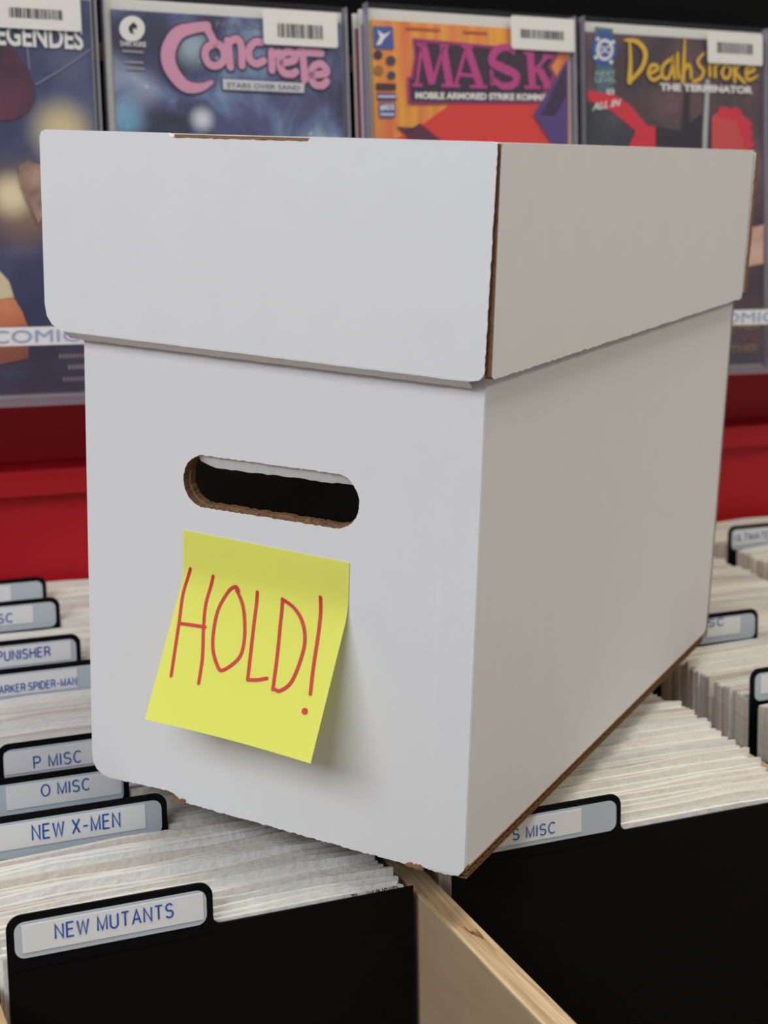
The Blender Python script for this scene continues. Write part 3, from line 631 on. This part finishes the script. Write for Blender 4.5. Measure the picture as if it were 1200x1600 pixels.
c0.poly('ivory_dome', [(-30, 420), (0, 424), (14, 440), (22, 466), (-30, 474)], flat('print_ivory', 224, 206, 172), 3)
c0.poly('orange_robe', [(-30, 474), (20, 464), (34, 486), (44, 512), (44, 560), (-30, 575)], ramp_noise('print_orange_cloth', [(.3, (178, 84, 62)), (.7, (232, 150, 104))], 40), 3)
c0.shape('light_streak', [[(56, 132), (100, 106), (140, 78)], [(42, 72), (46, 108)]], flat('print_streak', 120, 122, 146), 2, .0012)
c0.text('title', [('LEGENDES', -22, 70, 130, 79, 36)], white, 5, .03)
c0.text('small_print', [('', 0, 0, 0, 0, 0)] if 0 else [], white, 5) if 0 else None
mb = MB()
for yy, xa in ((560, 92), (577, 106), (596, 98)):
    p = wall_xt(xa, yy); q = wall_xt(150, yy + 0); 
    x = p[0]
    while x < q[0]: mb.add([c0.fn(5)(x, p[1]), c0.fn(5)(x + .0016, p[1]), c0.fn(5)(x + .0014, p[1] + .003), c0.fn(5)(x + .0002, p[1] + .003)], [(0, 1, 2, 3)]); x += .0024
mb.build('small_print', flat('print_pale_pink', 196, 180, 180), c0.cov)
c0.sticker(-40, 122, -34, 42, 12, 95, 11, 29, .03); c0.sleeve()

# --- second comic: nebula cover
a, b = span((166, 60), (536, 60)); top = wall_xt(400, 8)[1]
c1 = Cover('wall_comic', 'comic with pink CONCRETE title on a blue nebula cover', a, b, (a + .0042, b - .0012, .003, wall_xt(300, 22)[1]), ramp_noise('print_nebula', [(.30, (38, 38, 50)), (.42, (60, 62, 92)), (.52, (84, 88, 132)), (.60, (112, 134, 170)), (.72, (180, 190, 204))], 16, 7, 1.0, True), wall_xt(300, 4)[1])
px_glow(c1, [(300, 70, 46, (176, 198, 214), .75), (316, 186, 26, (224, 230, 238), .9), (200, 186, 40, (120, 178, 210), .8), (225, 140, 40, (160, 168, 186), .6), (190, 60, 60, (46, 42, 48), .7), (470, 170, 50, (88, 84, 128), .6)])
Zc = lambda x, y: (240 + x / 4, y / 4)
cs = [[(330, 165, 1.0), (240, 178, 1.1), (150, 210, 1.35), (95, 300, 1.5), (92, 390, 1.5), (130, 470, 1.4), (200, 540, 1.25), (290, 548, .9), (360, 515, .45)], [(325, 165, .9), (350, 215, .8), (375, 260, .8)]]
th = [[(380, 272), (330, 300), (320, 350), (345, 400), (390, 412), (430, 385), (440, 340), (420, 290), (380, 272)], [(460, 255), (470, 330), (478, 420)], [(475, 260), (520, 245), (545, 290), (550, 410)],
      [(675, 265), (630, 265), (595, 310), (600, 370), (640, 400), (685, 380)], [(735, 320), (738, 440)], [(740, 345), (780, 330)],
      [(800, 395), (870, 380), (880, 350), (845, 325), (800, 345), (785, 400), (810, 455), (860, 465), (885, 450)], [(925, 320), (935, 400), (940, 500)], [(900, 330), (970, 330), (1045, 335)],
      [(985, 470), (1070, 460), (1075, 430), (1040, 400), (995, 420), (980, 470), (1000, 525), (1050, 535), (1080, 510)]]
def zz(l, Z): return [[(*Z(p[0], p[1]), *p[2:]) for p in s_] for s_ in l]
pink = flat('print_pink', 214, 150, 178)
def shape_px(cov, name, l, m, layer, wpx, smooth=True, cap=True):
    k = .1725 / 370                                             # metres per pixel on this plane
    mb = MB()
    for i, st in enumerate(l):
        st2 = [(*wall_xt(p[0], p[1]), *p[2:]) for p in st]; stroke(mb, st2, wpx * k, cov.fn(layer + .06 * i), 0, smooth, cap)
    return mb.build(name, m, cov.cov)
shape_px(c1, 'title_shadow', zz(cs, Zc), navy, 3, 18.5); shape_px(c1, 'title_shadow', zz(th, Zc), navy, 3, 16)
shape_px(c1, 'title', zz(cs, Zc), pink, 4, 14.5); shape_px(c1, 'title', zz(th, Zc), pink, 4, 11.5)
c1.poly('subtitle_panel', [Zc(420, 485), Zc(948, 515), Zc(945, 590), Zc(425, 568)], navy, 4)
c1.poly('subtitle_panel', [Zc(428, 493), Zc(940, 522), Zc(937, 582), Zc(432, 560)], flat('print_pale_grey', 206, 206, 212), 5)
c1.text('subtitle', [('STARS OVER SAND', 354, 137, 468, 142, 8)], flat('print_slate', 96, 96, 112), 6, .01)
c1.text('author', [('PAUL CHADWICK', 337, 43, 470, 50, 10)], flat('print_dim_grey', 128, 124, 132), 3)
c1.disc('publisher_emblem', 206, 45, 20, white, 3)
c1.poly('publisher_emblem_mark', [(203, 52), (200, 44), (204, 38), (209, 35), (214, 41), (212, 47), (208, 43), (207, 50), (210, 54)], black, 4)
c1.text('publisher_name', [('DARK HORSE', 188, 72, 228, 74, 8)], white, 4, .02)
c1.shape('small_print', [[(192, 80), (222, 82)], [(196, 97), (222, 98)], [(198, 107), (224, 108)]], flat('print_grey', 150, 146, 150), 4, .0016)
c1.sticker(408, 524, 14, 70, 431, 501, 36, 58, .055); c1.sleeve()

# --- third comic: orange cover with magenta block title
a, b = span((576, 100), (893, 100)); 
c2 = Cover('wall_comic', 'orange comic with magenta MASK title between two dark covers', a, b, (a + .0030, b - .0030, .003, wall_xt(700, 38)[1]), rays_mat('print_orange_rays', (226, 112, 70), (238, 168, 58)), wall_xt(700, 20)[1])
Zm = lambda x, y: (630 + x * 280 / 1200, 20 + y * 210 / 900)
c2.poly('red_field', [Zm(110, 760), Zm(330, 600), Zm(900, 600), Zm(985, 880), Zm(1000, 1500), Zm(900, 2300), Zm(0, 2300), Zm(-130, 1500), Zm(-60, 850)], flat('print_red', 222, 56, 48), 2)
c2.poly('lower_red_field', [(592, 700), (592, 240), (886, 240), (886, 560), (592, 600)], flat('print_deep_red', 196, 46, 50), 1.6) if 0 else None
c2.poly('purple_vehicle', [Zm(1095, 310), Zm(1095, 900), Zm(990, 880), Zm(865, 685), Zm(960, 530)], flat('print_violet', 84, 58, 128), 7)
c2.poly('dark_panel', [Zm(1085, 350), Zm(1085, 560), Zm(1010, 690), Zm(915, 690)], flat('print_dark_violet', 54, 32, 66), 8)
c2.poly('maroon_shape', [Zm(10, 800), Zm(110, 740), Zm(260, 860), Zm(300, 1000), Zm(60, 1000)], flat('print_plum', 92, 34, 62), 3)
c2.poly('maroon_shape', [(610, 188), (620, 198), (650, 200), (630, 210)], flat('print_plum2', 100, 40, 56), 3)
mag = flat('print_magenta', 190, 58, 134); plum = flat('print_black_plum', 48, 26, 52); mdark = flat('print_magenta_edge', 158, 36, 110)
c2.poly('title_panel', [Zm(60, 170), Zm(1045, 265), Zm(985, 360), Zm(1020, 420), Zm(900, 610), Zm(30, 612), Zm(25, 430), Zm(50, 430), Zm(72, 290)], mdark, 4)
c2.poly('title_panel', [Zm(75, 195), Zm(1020, 275), Zm(965, 360), Zm(995, 420), Zm(890, 595), Zm(48, 595), Zm(42, 445), Zm(65, 445), Zm(90, 290)], plum, 5)
wide = [[(128, 215), (190, 480)], [(262, 225), (305, 485)], [(420, 225), (510, 490)], [(845, 275), (860, 490)], [(905, 380), (965, 490)], [(745, 265, .7), (680, 232, .8), (610, 262, 1), (590, 330, 1), (660, 372, 1.1), (750, 420, 1), (735, 480, .9), (660, 492, .8), (585, 440, .7)]]
thin = [[(115, 240), (85, 485)], [(195, 470), (262, 230)], [(345, 485), (420, 225)], [(370, 415), (470, 425)], [(870, 400), (960, 290)], [(585, 380), (590, 490)]]
serif = [[(85, 215), (150, 215)], [(240, 222), (300, 228)], [(55, 485), (125, 487)], [(250, 488), (375, 492)], [(440, 496), (555, 498)], [(805, 500), (915, 502)], [(930, 290), (1000, 300)], [(380, 222), (460, 228)], [(800, 270), (870, 275)], [(930, 498), (985, 500)]]
shape_px(c2, 'title', zz(wide, Zm), mag, 6, 13.5, True, False); shape_px(c2, 'title', zz(thin, Zm), mag, 6, 5.5, False, False); shape_px(c2, 'title', zz(serif, Zm), mag, 6, 5, False, False)
c2.text('subtitle', [('MOBILE ARMORED STRIKE KOMMAND', 648, 155, 872, 158, 11)], white, 6, .05)
blue = flat('print_blue', 62, 86, 162)
c2.poly('publisher_emblem', [(582, 41), (613, 42), (615, 77), (584, 76)], blue, 3)
c2.poly('publisher_emblem_mark', [(589, 47), (599, 54), (611, 49), (600, 60), (594, 70), (587, 71), (593, 58)], white, 4)
for (x, y, r, c) in ((590, 86, 7, (58, 30, 44)), (610, 95, 7.5, (62, 52, 84)), (591, 110, 7.5, (160, 106, 40)), (611, 118, 6.5, (50, 60, 96))): c2.disc('round_badge', x, y, r, flat('print_badge', *c), 3)
c2.poly('dark_badge', [(587, 130), (618, 131), (618, 141), (587, 141)], flat('print_badge_dark', 72, 36, 50), 3)
c2.poly('issue_badge', [(588, 145), (618, 146), (619, 157), (589, 157)], flat('print_badge_blue', 70, 62, 130), 3)
c2.poly('issue_badge', [(591, 161), (617, 161), (617, 184), (592, 184)], blue, 3)
c2.text('issue_number', [('#03', 593, 173, 615, 173, 10)], white, 4, .03)
c2.shape('small_print', [[(591, 151), (616, 151)], [(595, 179), (614, 179)]], flat('print_lilac', 198, 196, 220), 4, .0018)
c2.shape('small_print', [[(634, 44), (686, 47)], [(724, 50), (760, 52)]], flat('print_rust', 190, 84, 60), 3, .0016)
c2.sticker(795, 896, 25, 77, 810, 878, 46, 62, .028); c2.sleeve()
# copies stacked behind it show their edges on the left
for i in range(2):
    e = empty('wall_comic', (c2.xc - .0045 - .0035 * i, WY + .0048 + .0034 * i, WZ), (-WL, 0, 0)); tag(e, ('bagged comic directly behind the orange MASK comic' if i == 0 else 'rearmost bagged comic of the stack behind the orange MASK comic'), 'comic', 'comics displayed on the back ledge')
    MB().plate([rrect(-.0868, .0868, 0, c2.ct - .001 - .003 * i, .001)], .0010, lambda a, b, d: (a, .0012 + d, b), 0, 0).build('backing_board', M['board'], e)
    MB().box(-.0852, .0852, .0002, .0011, .003, c2.ct - .012 - .003 * i).build('cover', flat('print_mauve_edge', *((142, 110, 150), (150, 70, 100))[i]), e)

# --- fourth comic: dark mauve cover with yellow brush title
a, b = span((913, 150), (1193, 150))
c3 = Cover('wall_comic', 'dark mauve comic with yellow brushed DEATHSTROKE title above the lid corner', a, b, (a + .0025, b - .0012, .003, wall_xt(1050, 58)[1]), ramp_noise('print_mauve', [(.25, (48, 36, 46)), (.5, (84, 64, 72)), (.75, (126, 92, 98))], 16), wall_xt(1050, 42)[1])
Zd = lambda x, y: (895 + x * 305 / 1200, 30 + y * 220 / 866)
yel = flat('print_yellow', 224, 178, 40)
ds = [[(345, 135, .7), (350, 250, 1.1), (345, 385, 1.6)], [(315, 130, .6), (390, 140, 1.3), (440, 200, 1.5), (430, 280, 1.3), (390, 340, 1.2), (340, 390, .8)],
      [(470, 335), (515, 310), (510, 285), (475, 290), (460, 340), (490, 375), (530, 355)], [(590, 250), (550, 290), (545, 350), (580, 365), (605, 300), (610, 240), (615, 310), (622, 365)],
      [(640, 215), (640, 300), (648, 360)], [(684, 120, .5), (680, 220), (672, 385, 1.3)], [(678, 320), (705, 280), (720, 310), (722, 360)],
      [(800, 210, .6), (765, 255), (775, 290), (800, 320), (780, 365), (735, 385)], [(835, 240), (838, 350)], [(868, 270), (870, 355)], [(870, 290), (900, 275)],
      [(930, 285), (912, 330), (930, 365), (958, 350), (962, 300), (935, 280)], [(985, 250, .8), (988, 330), (990, 385)], [(1030, 275, .7), (995, 325), (1050, 390, 1.1)],
      [(1070, 335), (1110, 310), (1095, 290), (1065, 300), (1060, 350), (1080, 375), (1130, 350, .6)]]
shape_px(c3, 'title_shadow', zz(ds, Zd), flat('print_shadow_plum', 44, 30, 40), 4, 9); shape_px(c3, 'title', zz(ds, Zd), yel, 5, 6.4)
c3.text('subtitle', [('THE TERMINATOR', 1030, 142, 1175, 147, 12)], white, 5, .05)
c3.poly('teal_panel', [(929, 42), (957, 45), (958, 148), (932, 148)], flat('print_teal', 74, 108, 116), 2)
c3.disc('publisher_emblem', 943, 77, 20, flat('print_emblem_blue', 44, 86, 160), 3, 28)
c3.disc('publisher_emblem_ring', 944, 78, 13.5, white, 4, 17); c3.disc('publisher_emblem_core', 944, 78, 9.5, flat('print_emblem_blue2', 44, 86, 160), 5, 12)
c3.text('publisher_letters', [('DC', 936, 84, 952, 84, 12)], white, 6, .03)
for (x, y) in ((933, 61), (957, 66), (930, 90), (954, 97)): c3.disc('emblem_star', x, y, 3, white, 4)
c3.text('series_mark', [('NEXT', 930, 119, 961, 119, 8), ('LEVEL', 929, 129, 962, 129, 8)], flat('print_pale_teal', 168, 188, 188), 4, .01)
c3.text('issue_mark', [('03', 947, 148, 959, 148, 9)], white, 4, .03)
red = flat('print_crimson', 214, 38, 62)
c3.poly('red_band', [Zd(88, 435), Zd(260, 470), Zd(350, 530), Zd(455, 655), Zd(505, 660), Zd(508, 1100), Zd(250, 1100), Zd(345, 770), Zd(385, 690), Zd(230, 560), Zd(88, 500)], red, 3)
c3.poly('grey_panel', [Zd(88, 510), Zd(230, 565), Zd(380, 690), Zd(330, 780), Zd(200, 1100), Zd(88, 1100)], ramp_noise('print_gunmetal', [(.3, (40, 42, 50)), (.7, (82, 84, 94))], 30), 3)
c3.poly('dark_area', [Zd(508, 660), Zd(650, 690), Zd(780, 590), Zd(850, 600), Zd(850, 1000), Zd(508, 1000)], flat('print_ink_violet', 38, 28, 42), 3)
c3.poly('dark_pillar', [Zd(685, 440), Zd(720, 440), Zd(715, 660), Zd(670, 660)], flat('print_ink_violet2', 44, 34, 44), 2)
c3.poly('pale_blade', [Zd(815, 370), Zd(838, 370), Zd(822, 785), Zd(812, 1000), Zd(790, 1000), Zd(795, 700)], flat('print_pale_blade', 176, 182, 186), 4)
c3.poly('red_cloth', [Zd(850, 600), Zd(880, 580), Zd(905, 545), Zd(950, 545), Zd(975, 560), Zd(1015, 550), Zd(1035, 590), Zd(1075, 615), Zd(1090, 660), Zd(1085, 760), Zd(1105, 860), Zd(1090, 1000), Zd(850, 1000)], flat('print_warm_red', 206, 72, 70), 3)
for k, (x, y, r) in enumerate(((925, 575, 9.5), (995, 585, 10.5), (1052, 650, 10.5), (1066, 705, 9), (1078, 770, 8))): c3.disc('crimson_lobe', *Zd(x, y), r, red, 3.4 + .3 * k)
c3.text('slogan', [('ALL IN', 924, 173, 966, 166, 12)], white, 5, .03, .002)
c3.poly('pale_block', [(1160, 358), (1193, 351), (1192, 412), (1160, 418)], ramp_noise('print_peach', [(.3, (186, 140, 132)), (.7, (228, 188, 164))], 30), 3)
c3.text('lower_print', [('THER', 1141, 516, 1186, 514, 11), ('THER', 1141, 552, 1184, 549, 12)], flat('print_ochre', 190, 142, 52), 4, .02)
c3.text('lower_print', [('YS', 1150, 535, 1185, 533, 13)], flat('print_brick', 168, 48, 52), 4, .03)
c3.sticker(1102, 1188, 50, 99, 1117, 1172, 66, 84, .04); c3.sleeve()
